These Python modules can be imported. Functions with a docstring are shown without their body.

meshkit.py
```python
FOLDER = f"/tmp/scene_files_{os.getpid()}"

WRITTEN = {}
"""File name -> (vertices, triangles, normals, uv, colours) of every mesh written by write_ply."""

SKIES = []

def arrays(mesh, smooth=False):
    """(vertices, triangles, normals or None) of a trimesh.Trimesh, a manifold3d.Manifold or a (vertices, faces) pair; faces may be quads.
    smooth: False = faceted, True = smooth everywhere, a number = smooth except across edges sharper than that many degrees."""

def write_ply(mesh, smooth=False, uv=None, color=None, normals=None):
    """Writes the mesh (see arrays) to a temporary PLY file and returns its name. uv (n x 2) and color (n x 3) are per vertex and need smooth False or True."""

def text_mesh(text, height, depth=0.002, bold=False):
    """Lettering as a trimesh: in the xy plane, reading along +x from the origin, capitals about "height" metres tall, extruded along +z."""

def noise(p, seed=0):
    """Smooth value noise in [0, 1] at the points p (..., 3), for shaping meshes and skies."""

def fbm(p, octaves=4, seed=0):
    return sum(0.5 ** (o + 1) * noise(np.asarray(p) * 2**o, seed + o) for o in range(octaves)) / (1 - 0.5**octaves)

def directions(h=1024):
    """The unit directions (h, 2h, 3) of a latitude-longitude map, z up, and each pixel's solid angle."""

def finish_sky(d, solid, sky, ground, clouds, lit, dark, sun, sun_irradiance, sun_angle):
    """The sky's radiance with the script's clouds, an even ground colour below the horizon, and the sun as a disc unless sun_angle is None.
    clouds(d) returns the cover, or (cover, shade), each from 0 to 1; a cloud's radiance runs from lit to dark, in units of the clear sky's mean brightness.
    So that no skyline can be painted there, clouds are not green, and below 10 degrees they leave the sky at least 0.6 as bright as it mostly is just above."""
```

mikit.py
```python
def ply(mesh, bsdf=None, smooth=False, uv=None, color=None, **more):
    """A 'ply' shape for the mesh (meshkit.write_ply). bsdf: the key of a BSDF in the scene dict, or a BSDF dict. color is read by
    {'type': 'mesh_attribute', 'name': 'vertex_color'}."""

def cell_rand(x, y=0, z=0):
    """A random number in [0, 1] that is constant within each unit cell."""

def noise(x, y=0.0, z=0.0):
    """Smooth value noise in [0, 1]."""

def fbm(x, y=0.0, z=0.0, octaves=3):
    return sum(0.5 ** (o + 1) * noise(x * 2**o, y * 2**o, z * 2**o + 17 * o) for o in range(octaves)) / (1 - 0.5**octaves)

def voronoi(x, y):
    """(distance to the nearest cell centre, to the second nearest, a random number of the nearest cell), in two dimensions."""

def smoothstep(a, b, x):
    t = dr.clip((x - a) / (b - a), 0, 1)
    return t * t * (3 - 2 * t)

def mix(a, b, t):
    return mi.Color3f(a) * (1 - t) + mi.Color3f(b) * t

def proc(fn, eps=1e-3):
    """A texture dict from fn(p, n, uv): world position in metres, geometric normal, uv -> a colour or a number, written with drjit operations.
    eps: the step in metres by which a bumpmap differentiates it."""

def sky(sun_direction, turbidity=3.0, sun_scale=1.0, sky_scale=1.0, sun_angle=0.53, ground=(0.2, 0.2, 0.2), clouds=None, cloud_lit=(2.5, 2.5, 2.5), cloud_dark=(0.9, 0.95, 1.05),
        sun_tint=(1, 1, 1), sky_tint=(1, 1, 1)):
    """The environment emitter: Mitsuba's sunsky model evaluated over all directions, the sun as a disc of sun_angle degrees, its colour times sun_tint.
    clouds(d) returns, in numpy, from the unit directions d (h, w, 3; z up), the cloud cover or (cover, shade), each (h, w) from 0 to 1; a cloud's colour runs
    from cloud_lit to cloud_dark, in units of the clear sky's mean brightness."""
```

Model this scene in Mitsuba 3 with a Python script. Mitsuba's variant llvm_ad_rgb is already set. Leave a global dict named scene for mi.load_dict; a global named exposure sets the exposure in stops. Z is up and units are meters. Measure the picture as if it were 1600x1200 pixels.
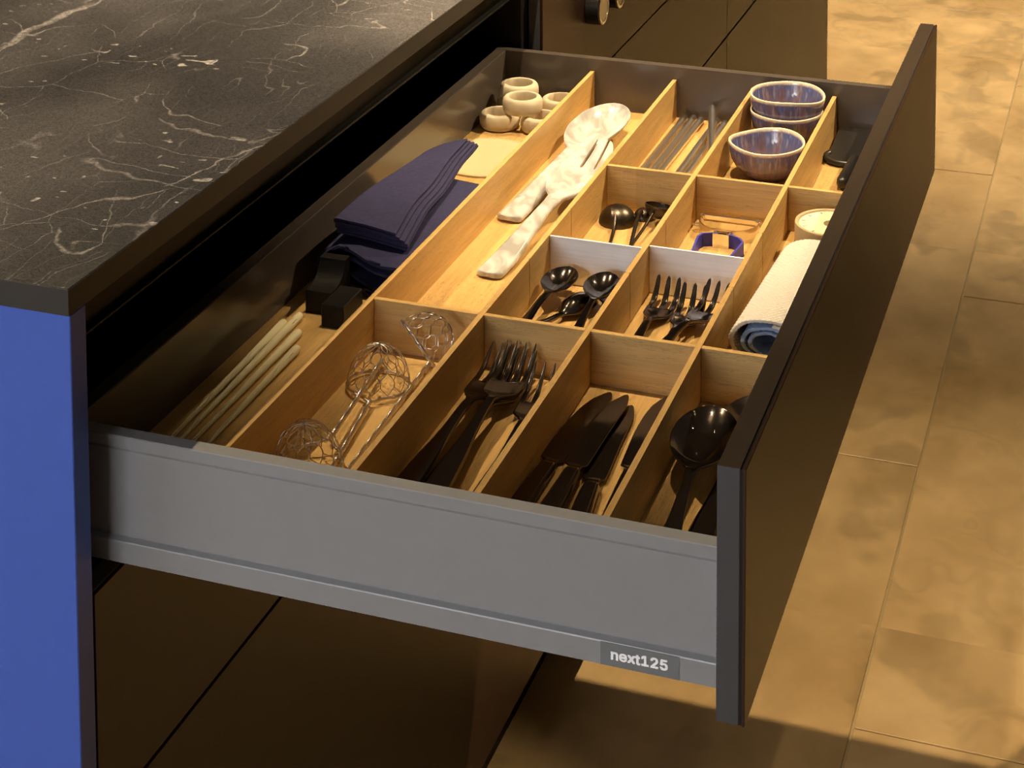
import math, random
import numpy as np, trimesh, drjit as dr, mitsuba as mi
import mikit, meshkit
import shapely.geometry as sg
from mikit import proc, noise, fbm, voronoi, cell_rand, smoothstep, mix

T4 = mi.ScalarTransform4f
scene, labels = {}, {}
PI = math.pi

# ------------------------------------------------------------------ camera, light, exposure
# frame: x runs along the island away from the camera, y into the island, z up; z = 0 is the top of the open drawer front
CAM = np.array([[-0.3290, 0.0821, 0.9407, -0.97909], [0.9443, 0.0243, 0.3282, -0.20719], [0.0040, 0.9963, -0.0855, 0.54242], [0, 0, 0, 1]])
u_, s_, vt_ = np.linalg.svd(CAM[:3, :3])
CAM[:3, :3] = u_ @ vt_
scene['camera'] = {'type': 'perspective', 'fov': 30.3945, 'fov_axis': 'x', 'near_clip': 0.05, 'far_clip': 50.0,
                   'principal_point_offset_x': 0.0, 'principal_point_offset_y': 0.9660, 'to_world': T4(CAM.tolist())}
exposure = -0.05
FLOOR, CEIL = -0.87, 1.78
WARM = (1.0, 0.765, 0.46)
# ceiling spotlights: (x, y, radiance, point aimed at, depth of the lamp in its can, label)
DOWNLIGHTS = [(0.50, 1.30, 18000.0, (0.46, 0.14, -0.1), 0.085, WARM, 'black ceiling spotlight over the middle of the island, turned towards the open drawer'),
              (0.50, 0.22, 26000.0, (1.02, 0.12, -0.87), 0.105, WARM, 'black ceiling spotlight straight above the open drawer'),
              (0.95, -1.05, 4500.0, (1.00, -0.45, -0.87), 0.150, WARM, 'black ceiling spotlight over the aisle in front of the open drawer'),
              (1.60, -0.90, 38000.0, (0.74, 0.28, -0.1), 0.260, WARM, 'long black ceiling spotlight over the aisle, turned back towards the drawer'),
              (1.25, 0.85, 7000.0, (0.95, 0.90, 0.05), 0.120, WARM, 'black ceiling spotlight above the marble patterned worktop'),
              (3.60, 0.28, 52000.0, (3.55, 0.05, -0.87), 0.080, (1.0, 0.80, 0.54), 'black ceiling spotlight over the floor past the end of the island')]
WINDOW, WINDOW2 = (4.4, 4.4, 4.5), (13.5, 13.4, 13.6)      # daylight in the two windows
WIN1, WIN2 = (1.1, 3.3, -.2, 1.5), (0.2, 1.8, .2, 1.4)      # their openings: (-x, z) and (y, z) ranges


def srgb(r, g, b):
    c = np.array([r, g, b]) / 255.0
    return np.where(c <= 0.04045, c / 12.92, ((c + 0.055) / 1.055) ** 2.4).tolist()


# ------------------------------------------------------------------ helpers
def numbered(key):
    if key not in scene and key not in labels and not any(k.startswith(key + '__') for k in scene):
        return key
    i = 1
    while True:
        k = f'{key}_{i:03d}'
        if k not in scene and k not in labels and not any(q.startswith(k + '__') for q in scene):
            return k
        i += 1


def thing(name, label, cat=None, group=None, kind=None):
    key = numbered(name)
    labels[key] = {'label': label}
    if cat: labels[key]['category'] = cat
    if group: labels[key]['group'] = group
    if kind: labels[key]['kind'] = kind
    return key


def M(loc=(0, 0, 0), rz=0.0, ry=0.0, rx=0.0, s=1.0):
    t = trimesh.transformations
    return t.translation_matrix(loc) @ t.rotation_matrix(rz, [0, 0, 1]) @ t.rotation_matrix(ry, [0, 1, 0]) @ t.rotation_matrix(rx, [1, 0, 0]) @ np.diag([s, s, s, 1.0])


def part(parent, name, mesh, bsdf, smooth=False, label=None, kind=None, m=None, **kw):
    """one entry of the scene; parent None = a thing of one mesh"""
    key = numbered(f'{parent}__{name}' if parent else name)
    d = mesh if isinstance(mesh, dict) else mikit.ply(mesh, bsdf, smooth=smooth, **kw)
    d = dict(d)
    if m is not None:
        d['to_world'] = T4(np.asarray(m).tolist())
    scene[key] = d
    if label or kind:
        labels[key] = {}
        if label: labels[key]['label'] = label
        if kind: labels[key]['kind'] = kind
    return key


def solo(name, mesh, bsdf, label, cat, smooth=False, group=None, kind=None, m=None):
    key = numbered(name)
    part(None, name, mesh, bsdf, smooth, m=m)
    labels[key] = {'label': label}
    if cat: labels[key]['category'] = cat
    if group: labels[key]['group'] = group
    if kind: labels[key]['kind'] = kind
    return key


def cbox(x0, x1, y0, y1, z0, z1, r=0.0008):
    """a box with chamfered edges"""
    r = min(r, (x1 - x0) * .45, (y1 - y0) * .45, (z1 - z0) * .45)
    pts = []
    for sx in (0, 1):
        for sy in (0, 1):
            for sz in (0, 1):
                c = np.array([x1 if sx else x0, y1 if sy else y0, z1 if sz else z0])
                d = np.array([-1 if sx else 1, -1 if sy else 1, -1 if sz else 1]) * r
                for k in range(3):
                    e = d.copy(); e[k] = 0
                    pts.append(c + e)
    return trimesh.convex.convex_hull(np.array(pts))


def cat_(*ms):
    return trimesh.util.concatenate([m for m in ms])


def extr(poly, z0, z1):
    m = trimesh.creation.extrude_polygon(poly, z1 - z0)
    m.apply_translation([0, 0, z0])
    return m


def lathe(profile, n=40):
    """profile: (radius, z) pairs, from the bottom axis outwards; revolved about z"""
    return trimesh.creation.revolve(np.array(profile, float), sections=n)


def loft(rings, cap=True):
    """rings: (k, n, 3) closed rings joined to a tube with end caps"""
    r = np.asarray(rings, float)
    k, n = r.shape[:2]
    v = r.reshape(-1, 3)
    f = []
    for i in range(k - 1):
        for j in range(n):
            a, b, c, d = i * n + j, i * n + (j + 1) % n, (i + 1) * n + (j + 1) % n, (i + 1) * n + j
            f += [[a, b, c], [a, c, d]]
    v = list(v)
    if cap:
        for i, flip in ((0, True), (k - 1, False)):
            v.append(r[i].mean(0)); c = len(v) - 1
            for j in range(n):
                a, b = i * n + j, i * n + (j + 1) % n
                f.append([c, b, a] if flip else [c, a, b])
    m = trimesh.Trimesh(np.array(v), np.array(f), process=False)
    if m.volume < 0:
        m.invert()
    return m


def tube(path, rad, sides=8, closed=False):
    p = np.asarray(path, float)
    n = len(p)
    t = np.gradient(p, axis=0) if not closed else (np.roll(p, -1, 0) - np.roll(p, 1, 0))
    t /= np.linalg.norm(t, axis=1, keepdims=True) + 1e-12
    a = np.array([0, 0, 1.0]) if abs(t[0][2]) < .9 else np.array([1.0, 0, 0])
    rings = []
    rad = np.broadcast_to(rad, (n,))
    for i in range(n):
        a = a - t[i] * (a @ t[i]); a /= np.linalg.norm(a) + 1e-12
        b = np.cross(t[i], a)
        ang = np.arange(sides) * 2 * PI / sides
        rings.append(p[i] + rad[i] * (np.cos(ang)[:, None] * a + np.sin(ang)[:, None] * b))
    rings = np.array(rings)
    if closed:
        rings = np.concatenate([rings, rings[:1]])
    return loft(rings, cap=not closed)


def smooth_path(pts, n=40):
    from scipy.interpolate import CubicSpline
    pts = np.asarray(pts, float)
    d = np.r_[0, np.cumsum(np.linalg.norm(np.diff(pts, axis=0), axis=1))]
    return CubicSpline(d, pts)(np.linspace(0, d[-1], n))


# ------------------------------------------------------------------ materials
def mat(name, d, two=True):
    scene[name] = {'type': 'twosided', 'b': d} if two else d


def rgb(c):
    return {'type': 'rgb', 'value': list(map(float, c))}


def pr(color, rough=.5, metallic=0.0, spec=.5, **kw):
    d = {'type': 'principled', 'base_color': color if isinstance(color, dict) else rgb(color), 'roughness': rough, 'metallic': metallic, **kw}
    if not metallic:
        d['specular'] = spec
    return d


def wood_fn(ax):
    def fn(p, n, uv):
        a, b = (p.x, p.y) if ax == 'x' else (p.y, p.x)
        # boards about 55 mm wide, each with its own tone
        plank = cell_rand(dr.floor(b * 17 + 40.3), dr.floor(a * 1.3 + 3.7), 3)
        w = b * 90 + p.z * 70 + 1.2 * fbm(a * 5, b * 22, p.z * 20, 2)
        grain = fbm(a * 14, w * 2.4, p.z * 30, 3)
        fine = noise(a * 55, b * 1400, p.z * 1400)
        pore = smoothstep(.60, .82, noise(a * 240, b * 2400 + 7, p.z * 2400)) * smoothstep(.36, .64, fbm(a * 16, b * 260, p.z * 220, 2))
        t = .44 * grain + .20 * plank + .26 * fine
        c = mix(srgb(150, 118, 69), srgb(204, 167, 106), dr.clip(t * 1.25, 0, 1))
        return c * (1 - .26 * pore)
    return fn


def oak(ax):
    return {'type': 'bumpmap', 'arbitrary': proc(lambda p, n, uv: .00004 * noise((p.x if ax == 'x' else p.y) * 60, (p.y if ax == 'x' else p.x) * 1100, p.z * 1100), 2e-4),
            'scale': 1.0, 'b': pr(proc(wood_fn(ax)), .48, spec=.42)}


mat('oak_x', pr(proc(wood_fn('x')), .46, spec=.4))
mat('oak_y', pr(proc(wood_fn('y')), .46, spec=.4))


def marble(p, n, uv):
    wx, wy = fbm(p.x * 32, p.y * 32, 3.0, 4) - .5, fbm(p.x * 32 + 31, p.y * 32, 9.0, 4) - .5
    x, y = p.x + .017 * wx, p.y + .017 * wy
    base = fbm(p.x * 5, p.y * 7, 1.0, 4)
    c = mix(srgb(54, 52, 51), srgb(86, 82, 79), smoothstep(.25, .75, base))

    def vein(a, f, g, w, seed, thr):
        # thin cracks that run roughly along the direction a
        s_, t_ = x * math.cos(a) + y * math.sin(a), y * math.cos(a) - x * math.sin(a)
        r = dr.abs(noise(s_ * f, t_ * g, seed) - .5)
        return (1 - smoothstep(0, w, r)) * smoothstep(thr, thr + .10, fbm(p.x * 12 + seed, p.y * 12, seed + 3, 2))
    v = .8 * vein(.02, 2.2, 15.0, .0045, 4.0, .50)
    v = dr.maximum(v, .7 * vein(-.42, 3.0, 17, .0045, 11.0, .52))
    v = dr.maximum(v, .6 * vein(.45, 3.4, 21.0, .005, 23.0, .52))
    v = dr.maximum(v, .32 * vein(.1, 6, 80, .020, 37.0, .50))
    v = dr.maximum(v, .32 * vein(-.25, 6, 95, .020, 57.0, .50))
    v = dr.maximum(v, .5 * vein(1.40, 8, 60, .020, 71.0, .58))
    e1, e2, _ = voronoi(x * 12 + 40, y * 19 + 40)
    v = dr.maximum(v, .5 * (1 - smoothstep(0, .018, e2 - e1)) * smoothstep(.57, .66, fbm(p.x * 8 + 5, p.y * 8, 51.0, 2)))
    spot = smoothstep(.91, .945, noise(x * 190, y * 95, 5.0)) * smoothstep(.50, .60, fbm(p.x * 10, p.y * 10, 77.0, 2))
    v = dr.clip(v + spot, 0, 1) * (.25 + .75 * noise(p.x * 420, p.y * 420, 2.0))
    c = mix(c, srgb(204, 195, 184), .8 * v)
    grit = .6 * noise(p.x * 1500, p.y * 1500, 3.0) + .4 * noise(p.x * 700, p.y * 700, 6.0)
    return c * (.40 + 1.2 * grit) * mi.Color3f(.96, .99, 1.10)


mat('marble', {'type': 'bumpmap', 'arbitrary': proc(lambda p, n, uv: .00022 * noise(p.x * 850, p.y * 850, 1.0), 2e-4), 'scale': 1.0, 'b': pr(proc(marble), .42, spec=.5)})
mat('edge_band', pr(srgb(56, 53, 49), .5, spec=.3))
mat('blue_laminate', pr(srgb(66, 96, 188), .42, spec=.45))
mat('blue_edge', pr(srgb(36, 46, 118), .45, spec=.4))
mat('bronze_front', pr(srgb(46, 29, 20), .40, spec=.32))
mat('bronze_top', pr(srgb(50, 41, 33), .38, spec=.5))
mat('anthracite_edge', pr(srgb(66, 66, 68), .45, spec=.4))
mat('black_matt', pr(srgb(14, 13, 12), .55, spec=.3))
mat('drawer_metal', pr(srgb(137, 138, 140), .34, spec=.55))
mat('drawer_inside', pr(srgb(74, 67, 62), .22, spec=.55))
mat('steel', {'type': 'principled', 'base_color': proc(lambda p, n, uv: mix((.80, .80, .79), (.96, .95, .93), fbm(p.y * 30, p.z * 900, p.x * 5, 2))), 'metallic': .25, 'roughness': .4, 'specular': .6})
mat('white_plastic', pr(srgb(225, 224, 220), .35))


def floor_fn(p, n, uv):
    tile = cell_rand(dr.floor((p.x - .06) / 1.2 + 20), dr.floor((p.y - .1) / .6 + 20), 9)
    x, y = p.x + .6 * tile, p.y - .7 * tile
    a = fbm(x * 3.2, y * 4.4, 2 + 9 * tile, 4)
    b = fbm(x * 13, y * 16, 5 + 9 * tile, 4)
    wx = fbm(x * 9, y * 9, 21.0, 3) - .5
    blot = smoothstep(.54, .72, fbm(x * 8 + 1.5 * wx, y * 10, 8 + 9 * tile, 4))
    line = (1 - smoothstep(0, .05, dr.abs(fbm(x * 5 + 2 * wx, y * 7, 31 + 9 * tile, 3) - .5))) * smoothstep(.45, .6, fbm(x * 4, y * 4, 40.0, 2))
    c = mix(srgb(172, 142, 96), srgb(214, 184, 134), dr.clip((.55 * a + .45 * b) * 2.1 - .55, 0, 1))
    return c * (1 - .24 * blot - .07 * line) * (.92 + .14 * tile)


mat('stone_tile', pr(proc(floor_fn), .42, spec=.45))
mat('grout', pr(srgb(172, 150, 108), .8))
mat('plaster', pr(srgb(140, 135, 126), .8, spec=.2))
mat('dark_wall', pr(srgb(48, 43, 38), .7, spec=.2))

# ------------------------------------------------------------------ the room
RX0, RX1, RY0, RY1 = -3.6, 6.4, -3.2, 3.4


def setting(name, mesh, bsdf, label):
    part(None, name, mesh, bsdf)
    labels[name] = {'label': label, 'kind': 'structure'}


setting('floor', cbox(RX0, RX1, RY0, RY1, FLOOR - .06, FLOOR - .002, .001), 'grout', 'beige stone tile floor')
for i in range(-3, 6):
    for j in range(-6, 6):
        x0, y0 = 1.06 + 1.2 * (i - 1) + (0 if j % 2 else .6), .1 + .6 * j
        part('floor', 'tile', cbox(max(x0 + .0015, RX0), min(x0 + 1.1985, RX1), max(y0 + .0015, RY0), min(y0 + .5985, RY1), FLOOR - .0025, FLOOR, .0008), 'stone_tile')
setting('ceiling', cbox(RX0, RX1, RY0, RY1, CEIL, CEIL + .08), 'plaster', 'plain plaster ceiling')
setting('wall_far', cbox(RX1, RX1 + .1, RY0, RY1, FLOOR, CEIL), 'dark_wall', 'dark plaster wall at the far end')
setting('wall_right', cbox(RX0, RX1, RY0 - .1, RY0, FLOOR, CEIL), 'dark_wall', 'dark plaster wall on the aisle side')
# windows: one in the wall behind the island, one behind the camera


def window(i, wall_name, wall_label, span, hole, F, radiance, wlabel):
    """a wall in its own (u, v) plane with a two-light window; F carries the plane to the room"""
    u0, u1, v0, v1 = hole
    m = extr(sg.box(*span).difference(sg.box(u0, v0, u1, v1)), 0, .1)
    m.apply_transform(F)
    setting(wall_name, m, 'dark_wall', wall_label)
    um = (u0 + u1) / 2
    fr = extr(sg.box(u0, v0, u1, v1).difference(sg.MultiPolygon([sg.box(u0 + .05, v0 + .05, um - .03, v1 - .05), sg.box(um + .03, v0 + .05, u1 - .05, v1 - .05)])), .02, .07)
    fr.apply_transform(F)
    setting(f'window_{i}', fr, 'black_matt', wlabel)
    wl = trimesh.Trimesh([[u0, v0, .012], [u1, v0, .012], [u1, v1, .012], [u0, v1, .012]], [[0, 1, 2], [0, 2, 3]], process=False)
    wl.apply_transform(F)
    k = part(f'window_{i}', 'daylight', wl, 'plaster')
    scene[k]['emitter'] = {'type': 'area', 'radiance': rgb(radiance)}


window(1, 'wall_left', 'dark plaster wall behind the island', (-RX1, FLOOR, -RX0, CEIL), WIN1, np.array([[-1, 0, 0, 0], [0, 0, -1, RY1 + .1], [0, 1, 0, 0], [0, 0, 0, 1.0]]), WINDOW, 'two-light window behind the island')
window(2, 'wall_near', 'dark plaster wall behind the camera', (RY0, FLOOR, RY1, CEIL), WIN2, np.array([[0, 0, 1, RX0 - .1], [1, 0, 0, 0], [0, 1, 0, 0], [0, 0, 0, 1.0]]), WINDOW2, 'two-light window behind the camera')

# ceiling spotlights: a tiltable black can with a small bright disc deep in it, hung from a short stem
for (lx, ly, pw, aim, dep, tint, lab) in DOWNLIGHTS:
    t = thing('ceiling_spotlight', lab, 'spotlight')
    o = np.array([lx, ly, CEIL - .04])
    dz = o - np.array(aim); dz /= np.linalg.norm(dz)
    dx = np.cross([0, 1, 0], dz); dx /= np.linalg.norm(dx)
    R = np.eye(4); R[:3, 0], R[:3, 1], R[:3, 2], R[:3, 3] = dx, np.cross(dz, dx), dz, o
    can = lathe([(.0005, .012), (.040, .012), (.040, -dep), (.036, -dep), (.034, .004), (.0005, .004)], 40)
    part(t, 'can', can, 'black_matt', 40, m=R)
    part(t, 'stem', tube([[lx, ly, CEIL + .0], [lx, ly, CEIL - .035]], .008, 16), 'black_matt', 40)
    q_ = np.arange(24) * 2 * PI / 24
    dsk = trimesh.Trimesh(np.vstack([np.c_[.014 * np.cos(q_), .014 * np.sin(q_), 0 * q_], [[0, 0, 0]]]), [[24, (i + 1) % 24, i] for i in range(24)], process=False)   # faces down its can
    kk = part(t, 'lamp', dsk, 'plaster', m=R)
    scene[kk]['emitter'] = {'type': 'area', 'radiance': rgb(np.array(tint) * pw)}

# ------------------------------------------------------------------ island
YC = 0.4148                       # plane of the closed fronts
W = 0.896
FT = 0.0164                       # thickness of a front
ISL = 2.71                        # far end of the island


def front_parts(t, name, x0, x1, z0, z1, y, near_edge=True):
    """a front: core board, recessed dark joint, facing sheet"""
    k = part(t, name, cbox(x0, x1, y + .0032, y + FT, z0, z1, .0006), 'anthracite_edge', label='anthracite edged front board')
    part(k, 'joint', cbox(x0 + .0004, x1 - .0004, y + .0018, y + .0034, z0 + .0006, z1 - .0006, .0001), 'black_matt', label='dark joint line')
    part(k, 'facing', cbox(x0, x1, y, y + .002, z0, z1, .0003), 'bronze_front', label='dark bronze brown facing sheet')
    return k


# blue end panel
solo('end_panel', cbox(-.0199, -.002, YC, YC + .9, FLOOR, .0356, .0006), 'blue_laminate', 'royal blue upright end panel carrying the near end of the worktop', 'panel')
# worktop
t = thing('worktop', 'dark grey-brown marble patterned worktop with white veins', 'worktop')
part(t, 'slab', cbox(-.0214 + .0006, ISL + .01, YC + .0006, YC + .92, .0357, .0526, .0004), 'marble')
part(t, 'edge_band', cbox(-.0214, -.0206, YC - .0002, YC + .92, .0358, .05235, .0003), 'edge_band', label='grey brown edge band of the near end')
part(t, 'edge_band', cbox(-.0214, ISL + .01, YC - .0002, YC + .0006, .0358, .05235, .0003), 'edge_band', label='grey brown edge band of the long side')


def carcass(x0, x1, fronts, label):
    t = thing('base_cabinet', label, 'cabinet')
    yb = YC + FT + .002
    part(t, 'side_panel', cbox(x0 + .0005, x0 + .0165, yb, YC + .88, -.745, .03, .0005), 'black_matt')
    part(t, 'side_panel', cbox(x1 - .0165, x1 - .0005, yb, YC + .88, -.745, .03, .0005), 'black_matt')
    part(t, 'back_panel', cbox(x0 + .017, x1 - .017, YC + .87, YC + .88, -.745, .03, .0005), 'black_matt')
    part(t, 'bottom_panel', cbox(x0 + .017, x1 - .017, yb, YC + .869, -.745, -.729, .0005), 'black_matt')
    part(t, 'top_rail', cbox(x0 + .017, x1 - .017, YC + .03, YC + .12, .014, .03, .0005), 'black_matt')
    part(t, 'grip_channel', cat_(cbox(x0 + .017, x1 - .017, yb + .004, YC + .03, -.0035, -.0015, .0003), cbox(x0 + .017, x1 - .017, YC + .028, YC + .03, -.0035, .014, .0003)), 'black_matt', label='recessed dark grip channel')
    part(t, 'plinth', cbox(x0, x1, YC + .055, YC + .071, FLOOR, -.745, .0005), 'black_matt')
    for z0, z1 in fronts:
        front_parts(t, 'drawer', x0 + .0015, x1 - .0015, z0, z1, YC)
    return t


carcass(-.0015, .8975, [(-.3062, -.1548), (-.745, -.3092)], 'base cabinet of brown drawer fronts beside the blue end panel, its top drawer pulled out')
c2 = carcass(.8975, 1.7965, [(-.1530, 0), (-.3062, -.1548), (-.745, -.3092)], 'middle brown base cabinet with two round knobs behind the open drawer')
c3 = carcass(1.7965, ISL, [(-.1530, 0), (-.3062, -.1548), (-.745, -.3092)], 'far end brown base cabinet at the end of the island')

# ------------------------------------------------------------------ open drawer
D = thing('drawer', 'open pull-out drawer with grey metal sides and dark brown front', 'drawer')
H = .1494
k = part(D, 'front', cbox(0, W, .0032, FT, -H, 0, .0006), 'anthracite_edge', label='anthracite front board with dark brown top edge')
part(k, 'top_edge', cbox(.0004, W - .0004, .0034, FT - .0002, -.0002, .0003, .0001), 'bronze_top', label='brown top edge')
part(k, 'joint', cbox(.0004, W - .0004, .0018, .0034, -H + .0006, -.0006, .0001), 'black_matt', label='dark joint line')
part(k, 'facing', cbox(0, W, 0, .002, -H, 0, .0003), 'bronze_front', label='dark brown facing sheet')
XI, XO, XO2 = .0314, .0210, .0205
ZR, ZSB, ZST, YB, ZF, ZD = -.0598, -.1418, -.1267, .4447, -.1124, -.0726


def side(sgn):
    """metal side rail, profile in (x, z) swept along y; mirrored for the far side"""
    prof = [(XI, ZF - .004), (XI, ZR), (XO + .0006, ZR), (XO, ZR - .0007), (XO, ZR - .0072), (XO + .0012, ZR - .0078), (XO + .0012, ZR - .0086), (XO + .0003, ZR - .0094), (XO + .0003, ZST + .0014),
            (XO + .0006, ZST + .0008), (XO2 - .0022, ZST - .0008), (XO2 - .0026, ZST - .0016), (XO2 - .0026, ZSB), (XI, ZSB)]
    if sgn < 0:
        prof = [(W - x, z) for x, z in prof]
    m = extr(sg.Polygon(prof).buffer(0), 0, YB + .012 - FT)
    m.apply_transform(np.array([[1, 0, 0, 0], [0, 0, 1, FT], [0, 1, 0, 0], [0, 0, 0, 1.0]]))
    m.fix_normals()
    return m


k = part(D, 'side_rail', side(1), 'drawer_metal', 20, label='light grey metal side of the near end')
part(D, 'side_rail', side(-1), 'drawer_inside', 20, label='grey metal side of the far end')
# cover badge of the near side with its lettering
bx = XO2 - .0026
BY0, BY1 = .0415, .0888
bd = part(k, 'badge', cbox(bx - .0002, bx + .001, BY0, BY1, ZSB - .0001, ZST - .0012, .00015), 'badge_grey', label='darker grey badge plate with white lettering')
txt = meshkit.text_mesh('next125', .0058, depth=.0002, bold=True)
txt = cat_(*[txt.copy().apply_translation((dx, dy, 0)) for dx, dy in ((0, 0), (.00012, .00012), (-.00012, .00012), (.00012, -.00012), (-.00012, -.00012))])
txt.apply_translation(-txt.bounds.mean(axis=0))
txt.apply_scale([.0340 / txt.extents[0], .0066 / txt.extents[1], 1])
txt.apply_transform(np.array([[0, 0, -1, bx - .0003], [-1, 0, 0, (BY0 + BY1) / 2 + .0003], [0, 1, 0, (ZSB + ZST) / 2 - .0002], [0, 0, 0, 1.0]]))
part(bd, 'lettering', txt, 'white_print')
mat('badge_grey', pr(srgb(112, 116, 118), .4))
mat('white_print', pr(srgb(252, 252, 255), .5))
cap = trimesh.creation.icosphere(3, 1.0)
cap.apply_scale([.0012, .0028, .0062])
part(k, 'cover_cap', cap, 'white_plastic', True, m=M((XO - .0002, FT + .0012, ZR - .0170)), label='small white plastic cap')
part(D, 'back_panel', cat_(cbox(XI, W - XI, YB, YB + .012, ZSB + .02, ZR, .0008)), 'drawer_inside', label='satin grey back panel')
# oak base of several boards
part(D, 'base_board', cbox(XI, W - XI, FT, YB, ZF - .008, ZF, .0003), 'oak_x', label='oak veneered base board')

# ------------------------------------------------------------------ drawer insert of dividers
Y1, Y2, Y3, Y4 = .3485, .2601, .1776, .0956
C1, C2, C3 = .2867, .4457, .6099
XE = W - XI - .0008
XN = XI + .0008
TH = .0042
INS = thing('drawer_organiser', 'oak organiser of upright dividers with two brushed steel cross pieces inside the open drawer', 'organiser')


def long_divider(y, notches=()):
    h = TH / 2
    pts = [(XN, y - h)]
    for x in sorted(notches):
        pts += [(x - .0006, y - h), (x - .0006, y - h + .0011), (x + .0006, y - h + .0011), (x + .0006, y - h)]
    pts += [(XE, y - h), (XE, y + h)]
    for x in sorted(notches, reverse=True):
        pts += [(x + .0006, y + h), (x + .0006, y + h - .0011), (x - .0006, y + h - .0011), (x - .0006, y + h)]
    pts += [(XN, y + h)]
    return extr(sg.Polygon(pts), ZF, ZD)


N1 = [C2 - .055, C2 + .055]
part(INS, 'long_divider', long_divider(Y1), 'oak_x')
for y in (Y2, Y3, Y4):
    part(INS, 'long_divider', long_divider(y, N1), 'oak_x')


def cross(x, y0, y1, th=TH, bs='oak_y', top=ZD, **kw):
    part(INS, 'cross_divider', cbox(x - th / 2, x + th / 2, y0 + TH / 2 + .0001, y1 - TH / 2 - .0001, ZF, top, .0003), bs, **kw)


for a, b in ((Y2, Y1), (Y3, Y2), (Y4, Y3)):
    cross(C1, a, b)
cross(C1, FT - TH / 2, Y4)
for a, b in ((Y3, Y2), (Y4, Y3)):
    cross(C3, a, b)
cross(C3, FT - TH / 2, Y4)
cross(C2 - .003, Y3, Y2, .0016, 'steel', ZD - .0006, label='brushed steel cross piece')
cross(C2 + .003, Y4, Y3, .0016, 'steel', ZD - .0006, label='brushed steel cross piece')
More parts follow.
